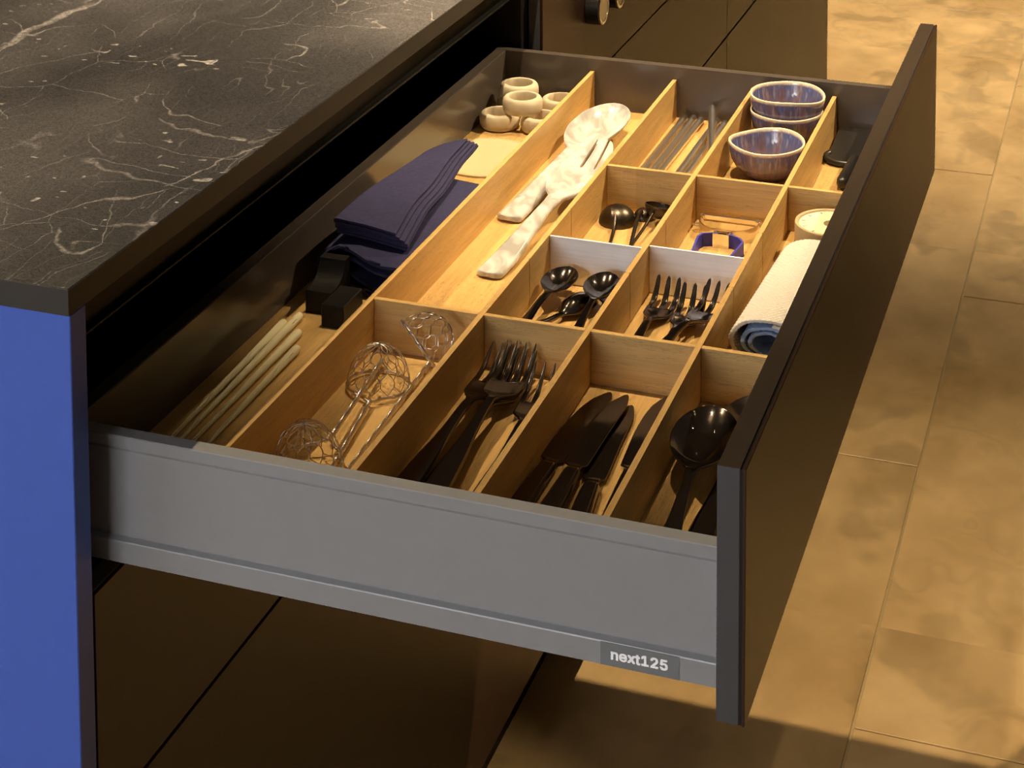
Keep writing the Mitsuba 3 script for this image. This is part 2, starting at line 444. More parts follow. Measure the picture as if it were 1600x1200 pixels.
#OBJECTS
# ------------------------------------------------------------------ materials of the contents
mat('black_cutlery', {'type': 'principled', 'base_color': rgb((.17, .14, .12)), 'metallic': 1.0, 'roughness': .11})
mat('black_satin', {'type': 'principled', 'base_color': rgb((.085, .07, .055)), 'metallic': 1.0, 'roughness': .33})
mat('polished_steel', {'type': 'principled', 'base_color': rgb((.84, .80, .74)), 'metallic': 1.0, 'roughness': .10})
mat('straw_steel', {'type': 'principled', 'base_color': rgb((.95, .90, .82)), 'metallic': 1.0, 'roughness': .28})
mat('wire', {'type': 'principled', 'base_color': rgb((.62, .56, .50)), 'metallic': 1.0, 'roughness': .28})
mat('stick_ivory', pr(srgb(206, 196, 160), .38, spec=.45))
mat('stick_mark', pr(srgb(70, 60, 44), .6))
mat('black_wood', pr(srgb(15, 13, 12), .5, spec=.25))
mat('navy_linen', {'type': 'bumpmap', 'arbitrary': proc(lambda p, n, uv: .00012 * (noise(p.x * 1500, p.y * 260, p.z * 900) + noise(p.x * 260, p.y * 1500, p.z * 900)), 2e-4), 'scale': 1.0,
                   'b': {**pr(proc(lambda p, n, uv: mix(srgb(43, 43, 72), srgb(57, 56, 86), .6 * noise(p.x * 1300, p.y * 200, p.z * 500) + .4 * noise(p.x * 200, p.y * 1300, 2.0))), .85, spec=.15), 'sheen': .5, 'sheen_tint': .5}})
mat('cream_leather', pr(srgb(192, 174, 136), .6, spec=.3))
mat('ceramic_matt', pr(proc(lambda p, n, uv: mix(srgb(190, 176, 150), srgb(206, 194, 168), fbm(p.x * 120, p.y * 120, p.z * 120, 2))), .62, spec=.3))


def pearl_fn(p, n, uv):
    w = fbm(p.x * 30, p.y * 42, p.z * 30, 3)
    s = fbm(p.x * 60 + 5 * w, p.y * 90 + 4 * w, p.z * 60, 3)
    return mix(srgb(146, 143, 138), srgb(188, 186, 182), smoothstep(.3, .7, s))


mat('pearl', {**pr(proc(pearl_fn), .16, spec=.6), 'clearcoat': .6, 'clearcoat_gloss': .95})


def glaze_fn(p, n, uv):
    h = uv.y                                            # 0 at the rim, 1 at the foot
    st = fbm(uv.x * 90, h * 3.0, 3.0, 3)
    st2 = noise(uv.x * 38, h * 1.2, 8.0)
    c = mix(srgb(82, 90, 132), srgb(108, 88, 100), smoothstep(.25, .75, st2 * .6 + h * .5)) * (.72 + .5 * st)
    c = mix(c, srgb(158, 154, 166), smoothstep(.50, .80, st) * (1 - smoothstep(.25, .62, h)) * .42)
    return mix(srgb(222, 202, 170), c, smoothstep(.015, .11, h + .05 * (st - .5)))


mat('glaze', {**pr(proc(glaze_fn), .14, spec=.6), 'clearcoat': .5, 'clearcoat_gloss': .95})
mat('blue_rubber', pr(srgb(58, 58, 150), .42, spec=.4))
mat('black_tool', pr(srgb(28, 25, 22), .36, spec=.5))
mat('knit_white', pr(srgb(190, 184, 172), .9, spec=.1))
mat('knit_blue', pr(srgb(128, 150, 186), .9, spec=.1))
mat('tin_cream', pr(srgb(172, 152, 116), .34, spec=.5))
mat('dial', pr(srgb(214, 200, 166), .5))
mat('dial_ink', pr(srgb(120, 100, 66), .6))

from scipy.interpolate import PchipInterpolator


def blade(st, n=70, nv=10, ends=True):
    """a long thin thing: stations (s, half width, z of the middle, thickness, rise of the edges, shift across)"""
    st = np.array([list(q) + [0] * (6 - len(q)) for q in st], float)
    f = PchipInterpolator(st[:, 0], st[:, 1:], axis=0)
    s = np.unique(np.r_[np.linspace(st[0, 0], st[-1, 0], n), st[:, 0]])
    rings = []
    v = np.linspace(-1, 1, nv)
    for q in s:
        hw, zc, th, dish, sh = f(q)
        e = min(.45, .42 * th / max(hw, 1e-6))                 # rounded edges
        u = v * (1 - e)
        top = [(q, sh + hw * a, zc + dish * a * a) for a in u]
        bot = [(q, sh + hw * a, zc + dish * a * a - th) for a in u[::-1]]
        right = [(q, sh + hw * (1 - .35 * e), zc + dish * .97 - .16 * th), (q, sh + hw, zc + dish - .5 * th), (q, sh + hw * (1 - .35 * e), zc + dish * .97 - .84 * th)]
        left = [(x_, 2 * sh - y_, z_) for x_, y_, z_ in right[::-1]]
        rings.append(top + right + bot + left)
    return loft(rings)


def prism_loft(st, prof, n=60):
    """stations (s, half width, z middle, half height) of a fixed unit profile"""
    st = np.array(st, float)
    f = PchipInterpolator(st[:, 0], st[:, 1:], axis=0)
    s = np.unique(np.r_[np.linspace(st[0, 0], st[-1, 0], n), st[:, 0]])
    return loft([[(q, f(q)[0] * a, f(q)[1] + f(q)[2] * b) for a, b in prof] for q in s])


OCT = [(-1, -.3), (-.72, -1), (.72, -1), (1, -.3), (1, .3), (.78, 1), (-.78, 1), (-1, .3)]

# ------------------------------------------------------------------ back compartment: sticks, block, napkins, place mat, rings
for i, (xa, ya, xb, yb, pl) in enumerate([(.2985, .4282, .085, .4238, 'leftmost of the four'), (.3135, .4216, .085, .4164, 'second from the left of the four, reaching furthest'),
                                          (.2868, .4098, .085, .4076, 'third from the left of the four'), (.2620, .3992, .085, .3960, 'rightmost of the four, nearest the oak divider')]):
    t = thing('chopstick', f'ivory coloured round chopstick, {pl}', 'chopstick', 'ivory chopsticks')
    L = math.hypot(xa - xb, ya - yb)
    s = np.array([0, .002, .06, .12, L - .004, L - .0015, L - .0004, L])
    r = np.array([.0008, .0011, .0017, .0024, .0034, .0031, .0021, .0004])
    path = np.c_[xb + (xa - xb) * s / L, yb + (ya - yb) * s / L, ZF + .0012 + .0023 * s / L]
    part(t, 'shaft', tube(path, r, 20), 'stick_ivory', 50)
    if i in (1, 3):
        q = (L - .017) / L
        c = np.array([xb + (xa - xb) * q, yb + (ya - yb) * q, ZF + .0034])
        m = cbox(-.0035, .0035, -.0005, .0005, -.00005, .0001, .00002)
        part(t, 'mark', m, 'stick_mark', m=M(c + np.array([0, -.0023, .0023]), math.atan2(ya - yb, xa - xb), rx=-.75), label='small dark printed mark')

t = thing('chopstick_rest', 'black wooden block of two offset pieces with a concave cut, beside the chopsticks', 'chopstick rest')
part(t, 'block', cbox(.3065, .343, .3815, .4005, ZF, ZF + .0185, .0006), 'black_wood', label='low straight black block')
arc = [(.0145 + .021 * math.sin(a), .0395 - .021 * math.cos(a)) for a in np.linspace(0, PI / 2, 14)]
prof = sg.Polygon([(0, 0), (0, .0183)] + [(x, z) for x, z in [(.006, .0183)] + [(.008 + .020 * math.sin(a), .0383 - .020 * math.cos(a)) for a in np.linspace(0, 1.35, 14)]] + [(.036, .0345), (.036, 0)])
m = extr(prof, 0, .0222)
m.apply_transform(np.array([[1, 0, 0, .3262], [0, 0, 1, .4010], [0, 1, 0, ZF], [0, 0, 0, 1.0]]))
m.fix_normals()
part(t, 'curved_block', m, 'black_wood', label='taller black block with a concave top')


def cloth(line, half, xs, warp):
    """a folded cloth: a centre line in (y, z), thickened, swept along x through the stations xs and moved by warp"""
    poly = sg.LineString(line).buffer(half, quad_segs=3, cap_style='round', join_style='round')
    ring = np.array(poly.exterior.coords)[:-1]
    ring = np.array(sg.LinearRing(ring).segmentize(.006).coords)[:-1]
    if sg.LinearRing(ring).is_ccw:
        ring = ring[::-1]
    rings = []
    for x in xs:
        rings.append(np.c_[np.full(len(ring), x), ring])
    r = np.array(rings)
    v = r.reshape(-1, 3)
    k, n = r.shape[:2]
    i, j = np.meshgrid(np.arange(k - 1), np.arange(n), indexing='ij')
    q = np.stack([i * n + j, i * n + (j + 1) % n, (i + 1) * n + (j + 1) % n, (i + 1) * n + j], -1).reshape(-1, 4)
    f = [q[:, [0, 1, 2]], q[:, [0, 2, 3]]]
    cv, cf = trimesh.creation.triangulate_polygon(sg.Polygon(ring), engine='earcut')
    idx = np.array([np.argmin(((ring - c) ** 2).sum(1)) for c in cv])
    cf = idx[cf]
    f += [cf, cf[:, ::-1] + (k - 1) * n]
    m = trimesh.Trimesh(warp(v), np.vstack(f), process=False)
    if m.volume < 0:
        m.invert()
    return m


def ufold(yl, yr1, yr2, z1, z2):
    """one sheet folded at the left: from its right end yr1 at height z1 round the fold yl and back to yr2 at z2"""
    zm, r = (z1 + z2) / 2, (z1 - z2) / 2
    return [(yr1, z1)] + [(yl - r + r * math.sin(a), zm + r * math.cos(a)) for a in np.linspace(0, PI, 9)] + [(yr2, z2)]


def nap_upper(v):
    y, z, x = v[:, 1].copy(), v[:, 2].copy(), v[:, 0].copy()
    far = (x - .385) / .2
    dz = (ZF + .0575) - z                                   # depth below the top of the pile
    right = np.clip((.4205 - y) / .06, 0, 1)
    # the far end runs out to a slanting tip, every lower sheet a little further
    xe = .567 + .036 * right + .55 * dz * right
    x = .3805 + (xe - .3805) * far
    x += -.004 * (1 - far) * (1 - right)
    y2 = y + .030 * far * right * .85 - .002 * far
    z2 = z + .0016 * np.sin(x * 55 + y * 60) * right + .0012 * np.sin(x * 31 + 1) - .0076 * right * (1 - .35 * far) + .003 * np.sin(far * PI) - .010 * far * (1 - right) ** 2
    return np.c_[x, y2, z2]


XS = np.linspace(.385, .585, 60)
t = thing('napkin', 'folded navy blue linen napkin on top of the napkin pile with staggered hems', 'napkin', 'navy napkins')
zt = ZF + .0570
part(t, 'sheet', cloth(ufold(.4205, .3690, .3660, zt, zt - .0026), .0009, XS, nap_upper), 'navy_linen', 40)
part(t, 'sheet', cloth(ufold(.4195, .3615, .3590, zt - .0043, zt - .0064), .0009, XS, nap_upper), 'navy_linen', 40)
part(t, 'sheet', cloth(ufold(.4180, .3585, .3600, zt - .0081, zt - .0103), .0009, XS, nap_upper), 'navy_linen', 40)


def nap_lower(v):
    x, y, z = v[:, 0].copy(), v[:, 1].copy(), v[:, 2].copy()
    far = (x - .362) / .178
    right = np.clip((.4385 - y) / .085, 0, 1)
    x = x + .012 * (1 - right) * (1 - far) + .003 * np.sin(right * 7) * (1 - far)
    near = np.clip((x - .360) / .026, 0, 1)
    h = np.clip((z - ZF) / .012, 0, 1)
    z = ZF + (z - ZF) * (.80 + .20 * near * (2 - near)) + (.0010 * np.sin(x * 45) + .0012 * np.sin(right * 5.5 + .4) * (1 - far * .6)) * h
    return np.c_[x, y, z]


XL = np.linspace(.362, .540, 60)
t = thing('napkin', 'navy blue linen napkin loosely rolled and folded, lying lowest under the other napkin', 'napkin', 'navy napkins')
z0 = ZF + .0018
part(t, 'sheet', cloth([(.3535, z0 + .0325), (.375, z0 + .0345), (.398, z0 + .0365), (.416, z0 + .0350), (.430, z0 + .0280), (.4365, z0 + .0185), (.434, z0 + .0110), (.420, z0 + .0035), (.404, z0 - .0003), (.396, z0 + .0008), (.3945, z0 + .0030), (.3985, z0 + .0045), (.410, z0 + .0062)], .0013, XL, nap_lower), 'navy_linen', 50)
part(t, 'sheet', cloth([(.3545, z0 + .0225), (.372, z0 + .0265), (.395, z0 + .0300), (.410, z0 + .0285), (.4165, z0 + .0235), (.4150, z0 + .0180), (.400, z0 + .0145), (.380, z0 + .0110), (.3555, z0 + .0100)], .0013, XL, nap_lower), 'navy_linen', 50)
part(t, 'sheet', cloth([(.3545, z0 + .0042), (.372, z0 + .0050), (.388, z0 + .0085), (.3905, z0 + .0055), (.384, z0 + .0012), (.3545, z0 - .0002)], .0012, XL, nap_lower), 'navy_linen', 50)

t = thing('place_mat', 'thin round cream mat with a stitched rim lying between the napkins and the rings', 'mat')
mx, my, mr = .6905, .4035, .0520
arcp = sg.Point(mx, my).buffer(mr, 48).intersection(sg.box(.3, .3515, 1, .4435))
part(t, 'sheet', extr(arcp, ZF + .0002, ZF + .0018), 'cream_leather')
for k in range(96):
    a = 2 * PI * k / 96
    px, py = mx + (mr - .0022) * math.cos(a), my + (mr - .0022) * math.sin(a)
    if .354 < py < .441:
        part(t, 'stitch', scene.get(t + '__stitch') or cbox(-.0004, .0004, -.0011, .0011, 0, .0005, .0002), 'cream_leather', m=M((px, py, ZF + .0017), a))

RR, RH = .0205, .0165
rp = [(RR - .0052 + .0052 * math.cos(a) * (1 if math.cos(a) < 0 else 1.0), RH / 2 + RH / 2 * math.sin(a)) for a in np.linspace(0, 2 * PI, 25)]
rp = [(.0150 + (.0055 if math.cos(a) > 0 else .0016) * math.copysign(abs(math.cos(a)) ** .8, math.cos(a)), RH / 2 + RH / 2 * math.copysign(abs(math.sin(a)) ** .75, math.sin(a))) for a in np.linspace(0, 2 * PI, 33)]
rmesh = mikit.ply(lathe(rp, 56), 'ceramic_matt', smooth=50)
for x, y, lv, lab in [(.7790, .4215, 0, 'lowest on the left, nearest the grey drawer back'), (.7820, .3785, 0, 'bottom front one half hidden by the oak divider'),
                      (.8400, .3760, 0, 'bottom one in the far corner behind the oak divider'), (.8290, .4205, 0, 'bottom one at the back, mostly hidden'),
                      (.8240, .4160, 1, 'upper one at the back, highest in the photo'), (.7840, .3985, 1, 'upper one in front, resting across two others')]:
    solo('napkin_ring', rmesh, None, f'thick cream ceramic ring, {lab}', 'ring', group='cream ceramic rings', m=M((x, y, ZF + .0001 + lv * (RH + .0002))))

# ------------------------------------------------------------------ wire skimmers
def hex_dome(R, h, N=13, lev=4, r=.00031):
    segs = []

    def P(th, ph):
        q = math.sin(th)
        return np.array([R * q * math.cos(ph), R * q * math.sin(ph), h * math.cos(th)])
    ths = np.linspace(.16, PI / 2 * .97, lev + 1)
    rng = random.Random(7)
    for k in range(lev):
        a, b = ths[k], ths[k + 1]
        for j in range(N):
            ph = (j + .5 * (k % 2)) * 2 * PI / N + .05 * rng.uniform(-1, 1)
            d = PI / N
            mid = a + (b - a) * .45
            segs.append([P(a, ph), P((a + mid) / 2, ph + .02), P(mid, ph)])
            for sgn in (-1, 1):
                ph2 = (j + .5 * (k % 2)) * 2 * PI / N + sgn * d
                segs.append([P(mid, ph), P((mid + b) / 2, (ph + ph2) / 2), P(b, ph2)])
    ph0 = [(0, 0)]
    for j in range(N):
        ph = j * 2 * PI / N
        segs.append([P(.02, ph), P(.10, ph), P(.16, ph)])
    return cat_(*[tube(s, r * (1 + .35 * (i % 3 == 0)), 5) for i, s in enumerate(segs)])


def twist(p0, p1, r=.00085, off=.0009, pitch=.0062):
    p0, p1 = np.array(p0, float), np.array(p1, float)
    L = np.linalg.norm(p1 - p0)
    d = (p1 - p0) / L
    a = np.cross(d, [0, 0, 1.0]); a /= np.linalg.norm(a)
    b = np.cross(d, a)
    n = int(L / pitch * 12)
    s = np.linspace(0, L, n)
    out = []
    for ph in (0, PI):
        an = s / pitch * 2 * PI + ph
        out.append(tube(p0 + s[:, None] * d + off * (np.cos(an)[:, None] * a + np.sin(an)[:, None] * b), r, 7))
    return cat_(*out)


def skimmer(label, center, axis, R, h, toward, rod_to, corner=.006):
    t = thing('wire_skimmer', label, 'skimmer')
    n = np.array(axis, float); n /= np.linalg.norm(n)
    u = np.array(toward, float); u -= n * (u @ n); u /= np.linalg.norm(u)
    v = np.cross(n, u)
    F = np.eye(4); F[:3, 0], F[:3, 1], F[:3, 2], F[:3, 3] = u, v, n, center
    a = np.linspace(0, 2 * PI, 72, endpoint=False)
    rr = R + corner * np.exp(-(np.minimum(a, 2 * PI - a) / .22) ** 2)
    part(t, 'ring', tube(np.c_[rr * np.cos(a), rr * np.sin(a), 0 * a], .00095, 8, closed=True), 'wire', True, m=F)
    part(t, 'mesh', hex_dome(R, h), 'wire', m=F, label='hexagonal wire mesh dome')
    knots = [tube([[R * math.cos(q), R * math.sin(q), -.0012], [R * math.cos(q), R * math.sin(q), .0012]], .0014, 6) for q in np.arange(13) * 2 * PI / 13 + .24]
    part(t, 'knots', cat_(*knots), 'wire', m=F)
    st = np.array(center) + u * (R + corner - .001)
    part(t, 'handle', twist(st, rod_to), 'wire', label='handle of two twisted wires')
    return t


skimmer('wire mesh skimmer with its dome up in the middle of the three', (.2290, .3190, ZF + .0030), (.05, -.03, 1), .0228, .0300, (-.99, -.20, 0), (.0720, .2972, ZF + .0022))
skimmer('wire mesh skimmer standing on edge in the corner against the oak divider', (.2555, .2970, ZF + .0226), (.56, -.64, .53), .0218, .0262, (-.15, .50, -.80), (.0780, .2905, ZF + .0022), .004)
skimmer('wire mesh skimmer nearest the grey drawer side, handle pointing into the drawer', (.1060, .3165, ZF + .0060), (-.12, .05, 1), .0228, .0300, (.97, -.10, -.05), (.2600, .3285, ZF + .0062))

# ------------------------------------------------------------------ pearl salad servers
SP = [(0, .0040, .0065, .0036, 0, .0022), (.0015, .0085, .0067, .0050, -.0004, .0020), (.006, .0122, .0070, .0062, -.0008, .0015), (.03, .0118, .0095, .0066, -.0008, 0), (.075, .0088, .0170, .0066, -.0006, -.0028), (.120, .0066, .0205, .0062, -.0004, -.0020), (.148, .0078, .0180, .0056, 0, 0),
      (.162, .0150, .0145, .0044, .0035, .0005), (.180, .0225, .0100, .0036, .0095, .0005), (.205, .0266, .0068, .0034, .0145, 0), (.230, .0254, .0080, .0034, .0145, 0), (.247, .0205, .0115, .0032, .0115, 0), (.256, .0148, .0160, .0030, .0075, 0), (.2608, .0092, .0196, .0026, .0042, 0), (.2628, .0044, .0222, .0020, .0018, 0), (.2633, .0008, .0236, .0012, .0004, 0)]
solo('salad_spoon', blade(SP, 110, 16), 'pearl', 'mother-of-pearl salad spoon lying under the matching fork', 'salad spoon', smooth=40, m=M((.5455, .3300, ZF + .0002), math.radians(-5.4), ry=-.016))
FK = [(0, .0040, .0060, .0036, 0, .0020), (.0015, .0085, .0062, .0050, -.0004, .0020), (.006, .0120, .0066, .0060, -.0008, .0015), (.03, .0116, .0095, .0064, -.0008, 0), (.075, .0085, .0185, .0064, -.0006, -.0022), (.118, .0068, .0225, .0060, -.0004, -.0015), (.140, .0084, .0210, .0054, 0, 0),
      (.152, .0160, .0185, .0042, .0026, 0), (.166, .0212, .0158, .0034, .0062, 0), (.186, .0234, .0148, .0032, .0088, 0), (.206, .0226, .0170, .0030, .0086, 0), (.224, .0192, .0222, .0029, .0062, 0), (.240, .0146, .0278, .0027, .0036, 0), (.250, .0098, .0314, .0024, .0016, 0), (.2536, .0052, .0328, .0020, .0005, 0), (.2545, .0008, .0333, .0012, 0, 0)]
t = thing('salad_fork', 'mother-of-pearl salad fork with three tines lying over the spoon', 'salad fork')
FM = M((.4290, .3065, ZF + .0002), math.radians(-5.6), ry=-.012)
import manifold3d
fb = blade(FK, 110, 16)
fb = manifold3d.Manifold(manifold3d.Mesh(np.asarray(fb.vertices, np.float32), np.asarray(fb.faces, np.uint32)))
for sg_ in (-1, 1):
    sl = extr(sg.LineString([(.2135, .0068 * sg_), (.275, .0040 * sg_)]).buffer(.00125, quad_segs=6), 0, .06)
    fb = fb - manifold3d.Manifold(manifold3d.Mesh(np.asarray(sl.vertices, np.float32), np.asarray(sl.faces, np.uint32)))
part(t, 'handle_and_tines', fb, 'pearl', 40, m=FM)

# ------------------------------------------------------------------ black cutlery
HND = [(-1, -.2), (-.9, -.75), (-.55, -1), (.55, -1), (.9, -.75), (1, -.2), (1, .1), (.84, .78), (.70, .82), (.62, 1.0), (-.62, 1.0), (-.70, .82), (-.84, .78), (-1, .1)]


def handle(L, w0, w1, z0, z1, th):
    """flat cutlery handle with a raised panel: wide end at 0, neck at L"""
    return prism_loft([(0, w0 * .55, z0, th * .30), (.0012, w0 * .86, z0, th * .42), (.004, w0, z0, th * .5), (L * .35, w0 * .86, z0 + (z1 - z0) * .25, th * .5), (L * .7, w1 * 1.25, z0 + (z1 - z0) * .6, th * .5), (L * .9, w1, z0 + (z1 - z0) * .92, th * .48), (L, w1 * .98, z1, th * .46)], HND, 50)


def fork_parts(L=.195, w=.0132, nt=4, hl=.118, hw=.0092, hn=.0036, tw=.0021, zn=.0100, root=.036, tipz=.0195, blunt=0.0):
    """(handle, head, tines) of a fork in its own frame; the tip at x = L"""
    H_ = handle(hl, hw, hn, .0032, zn, .0036)
    r = L - root
    b = blade([(hl - .001, hn, zn + .0014, .0034, 0), (hl + .006, hn * .95, zn + .0012, .0032, 0), (hl + .011, hn * 1.5, zn + .0002, .0028, .0004), (hl + .018, w * .72, zn - .0028, .0022, .0012), (hl + .026, w * .97, zn - .0050, .0020, .0018), (r - .002, w, zn - .0056, .0019, .0020), (r + .0015, w, zn - .0055, .0019, .0020)], 50, 14)
    tn = []
    for k in range(nt):
        c = (k - (nt - 1) / 2) * (2 * w - 2 * tw) / (nt - 1)
        d = .0020 * (c / w) ** 2
        tn.append(blade([(r - .001, tw, zn - .0056 + d, .0019, .0001, c), (r + root * .35, tw * (.93 + .05 * blunt), zn - .0040 + d, .0019, .0001, c), (r + root * .75, tw * (.62 + .22 * blunt), zn + .0040 + d * .5, .0017, 0, c * .98), (L - .0012, tw * (.30 + .22 * blunt), tipz - .0008, .0012, 0, c * .97), (L, tw * .08, tipz, .0005, 0, c * .97)], 22, 6))
    return H_, b, tn


def add_fork(name, fp, label, cat, m, group=None):
    t = thing(name, label, cat, group)
    part(t, 'handle', fp[0], 'black_cutlery', 20, m=m)
    part(t, 'head', fp[1], 'black_cutlery', 40, m=m)
    for q in fp[2]:
        part(t, 'tine', q, 'black_cutlery', 40, m=m)


def plys(fp, sm=(32, 60, 60)):
    return mikit.ply(fp[0], 'black_cutlery', smooth=sm[0]), mikit.ply(fp[1], 'black_cutlery', smooth=sm[1]), [mikit.ply(q, 'black_cutlery', smooth=sm[2]) for q in fp[2]]


TF = plys(fork_parts())


def place_by_tip(x, y, z, deg, L, ry=0.0):
    a = math.radians(deg)
    return M((x - L * math.cos(a), y - L * math.sin(a), ZF + z), a, ry=ry)


add_fork('table_fork', TF, 'black table fork lowest in its pile, tines showing under the others', 'fork', place_by_tip(.2835, .2270, .0002, -.6, .195), 'black table forks')
add_fork('table_fork', TF, 'black table fork left in its pile, handle nearest the wire skimmers', 'fork', place_by_tip(.2815, .2385, .0032, -2.2, .195), 'black table forks')
add_fork('table_fork', TF, 'black table fork on top of its pile', 'fork', place_by_tip(.2812, .2268, .0066, 1.2, .195), 'black table forks')
add_fork('table_fork', TF, 'black table fork alone at the right of its compartment, half behind the oak divider', 'fork', place_by_tip(.2690, .2008, .0002, 2.4, .195), 'black table forks')


def knife():
    h = prism_loft([(0, .0052, .0032, .0016), (.0015, .0070, .0032, .0026), (.006, .0078, .0032, .0030), (.05, .0076, .0032, .0031), (.095, .0062, .0032, .0030), (.108, .0056, .0032, .0028), (.1105, .0046, .0032, .0022)], HND, 40)
    b = blade([(.1100, .0044, .0042, .0024, 0, 0), (.1150, .0046, .0040, .0020, 0, 0), (.1165, .0060, .0036, .0016, 0, .0006), (.1180, .0080, .0034, .0014, 0, .0008), (.130, .0084, .0034, .0013, 0, .0006), (.160, .0086, .0033, .0013, 0, .0002), (.185, .0082, .0032, .0012, 0, -.0012), (.203, .0068, .0031, .0011, 0, -.0030), (.214, .0040, .0030, .0010, 0, -.0046), (.2195, .0016, .0030, .0008, 0, -.0054), (.2205, .0004, .0030, .0005, 0, -.0056)], 70, 8)
    return mikit.ply(h, 'black_cutlery', smooth=32), mikit.ply(b, 'black_cutlery', smooth=55)


KP = knife()


def add_knife(m, label):
    t = thing('table_knife', label, 'knife', 'black table knives')
    part(t, 'handle', KP[0], None, m=m)
    part(t, 'blade', KP[1], None, m=m)


add_knife(place_by_tip(.2725, .1625, .0002, -2.6, .2205, 0) @ M(rx=.08), 'black table knife leftmost in its compartment, beside the forks')
add_knife(place_by_tip(.2650, .1480, .0036, 0.0, .2205), 'black table knife second from the left, lying on the third one')
add_knife(place_by_tip(.2570, .1425, .0004, 5.0, .2205), 'black table knife third from the left, partly under its neighbour')
add_knife(place_by_tip(.2800, .1205, .0002, 4.0, .2205), 'black table knife rightmost in its compartment, half behind the oak divider')


def spoon_parts(L, bl, bw, hl, hw, hn, zn, depth, tipz):
    h = handle(hl, hw, hn, .0030, zn, .0034)
    s0 = L - bl
    st = [(hl - .001, hn, zn + .0014, .0032, 0), (s0 - .002, hn * .95, zn + .0013, .0028, 0)]
    for t_, wq, dq in [(.06, 0, .06), (.12, .40, .22), (.20, .64, .52), (.36, .91, .92), (.54, 1.0, 1.0), (.70, .95, .90), (.82, .80, .66), (.90, .62, .42), (.95, .45, .24), (.98, .28, .10), (.995, .13, .02), (1.0, .02, 0)]:
        r_ = zn + .0012 + (tipz - zn) * t_
        st.append((s0 + bl * t_, max(bw * wq, hn * 1.25 if t_ < .1 else 0), r_ - depth * dq, .0015 - .0004 * t_, depth * dq))
    b = blade(st, 90, 18)
    return mikit.ply(h, 'black_cutlery', smooth=32), mikit.ply(b, 'black_cutlery', smooth=60)


def add_spoon(name, sp, m, label, cat, group):
    t = thing(name, label, cat, group)
    part(t, 'handle', sp[0], None, m=m)
    part(t, 'bowl', sp[1], None, m=m)


TS = spoon_parts(.200, .086, .0218, .109, .0090, .0036, .0130, .0105, .0125)
add_spoon('table_spoon', TS, place_by_tip(.2335, .0712, .0060, 2.4, .200, -.030), 'large black table spoon lying open side up, left in its compartment', 'spoon', 'black table spoons')
add_spoon('table_spoon', TS, place_by_tip(.2790, .0470, .0016, -1.5, .200, 0), 'large black table spoon half hidden behind the drawer front', 'spoon', 'black table spoons')
DS = spoon_parts(.140, .046, .0140, .086, .0070, .0028, .0095, .0075, .0098)
add_spoon('dessert_spoon', DS, place_by_tip(.4325, .2375, .0020, -5.5, .140, -.05), 'black dessert spoon at the left of its compartment, tip leaning up towards the steel piece', 'dessert spoon', 'black dessert spoons')
add_spoon('dessert_spoon', DS, place_by_tip(.4300, .2040, .0020, .4, .140, -.06), 'black dessert spoon at the right of its compartment, cut off by the oak divider', 'dessert spoon', 'black dessert spoons')
add_spoon('dessert_spoon', DS, place_by_tip(.4365, .1965, .0002, 1.5, .140, -.02), 'black dessert spoon at the far right, only its rim peeping out behind another', 'dessert spoon', 'black dessert spoons')
TSM = spoon_parts(.122, .044, .0132, .072, .0058, .0026, .0095, .0085, .0095)
add_spoon('dessert_spoon', TSM, place_by_tip(.4160, .2130, .0150, -19.5, .122) @ M(rx=PI), 'black dessert spoon lying face down between two others', 'dessert spoon', 'black dessert spoons')

CF = plys(fork_parts(.145, .0112, 3, .083, .0072, .0030, .0025, .0085, .0255, .0205, 1.0))
add_fork('cake_fork', CF, 'three-tined black cake fork at the left of its compartment', 'cake fork', place_by_tip(.4385, .1560, .0004, -2.0, .145), 'black cake forks')
add_fork('cake_fork', CF, 'three-tined black cake fork in the middle, under its right neighbour', 'cake fork', place_by_tip(.4320, .1330, .0002, -1.6, .145), 'black cake forks')
add_fork('cake_fork', CF, 'three-tined black cake fork slanting to the right over the middle one', 'cake fork', place_by_tip(.4320, .1135, .0050, -13.5, .145), 'black cake forks')

# ------------------------------------------------------------------ measuring spoons
def dome(R, h, th=.0010, n=48):
    out = [(R * math.sin(a), h * math.cos(a)) for a in np.linspace(0, PI / 2, 24)]
    inn = [((R - th) * math.sin(a), (h - th) * math.cos(a)) for a in np.linspace(PI / 2, 0, 24)]
    return lathe(([(0.00001, h)] + out[1:] + inn[:-1] + [(0.00001, h - th)])[::-1], n)


def measuring(label, bm, bowl_mesh, path, r):
    t = thing('measuring_spoon', label, 'measuring spoon')
    part(t, 'bowl', bowl_mesh, 'black_satin', 50, m=bm)
    part(t, 'handle', tube(smooth_path(path, 30), r, 14), 'black_satin', 50)


measuring('round black measuring spoon lying upside down, the largest', M((.5790, .2395, ZF + .0002)), dome(.0168, .0158), [(.4640, .2200, ZF + .0022), (.5250, .2310, ZF + .0026), (.5605, .2370, ZF + .0060), (.5680, .2380, ZF + .0110)], .0015)
measuring('small black measuring spoon lying upside down between the other two', M((.5950, .2200, ZF + .0002)), dome(.0092, .0095), [(.4640, .2050, ZF + .0022), (.5300, .2132, ZF + .0040), (.5760, .2192, ZF + .0092), (.5880, .2200, ZF + .0090)], .0017)
measuring('black measuring spoon with its bowl open upwards at the right', M((.5870, .2030, ZF + .0172), ry=.22, rx=PI + .12), dome(.0132, .0118), [(.4640, .2120, ZF + .0070), (.5250, .2090, ZF + .0085), (.5600, .2070, ZF + .0120), (.5700, .2062, ZF + .0142), (.5745, .2058, ZF + .0150)], .0013)

# ------------------------------------------------------------------ peeler
def strip(path, th, h, z, sm=40, closed=False):
    ls = sg.LinearRing(path) if closed else sg.LineString(path)
    return extr(ls.buffer(th / 2, quad_segs=3, cap_style='flat', join_style='round'), ZF + z, ZF + z + h)


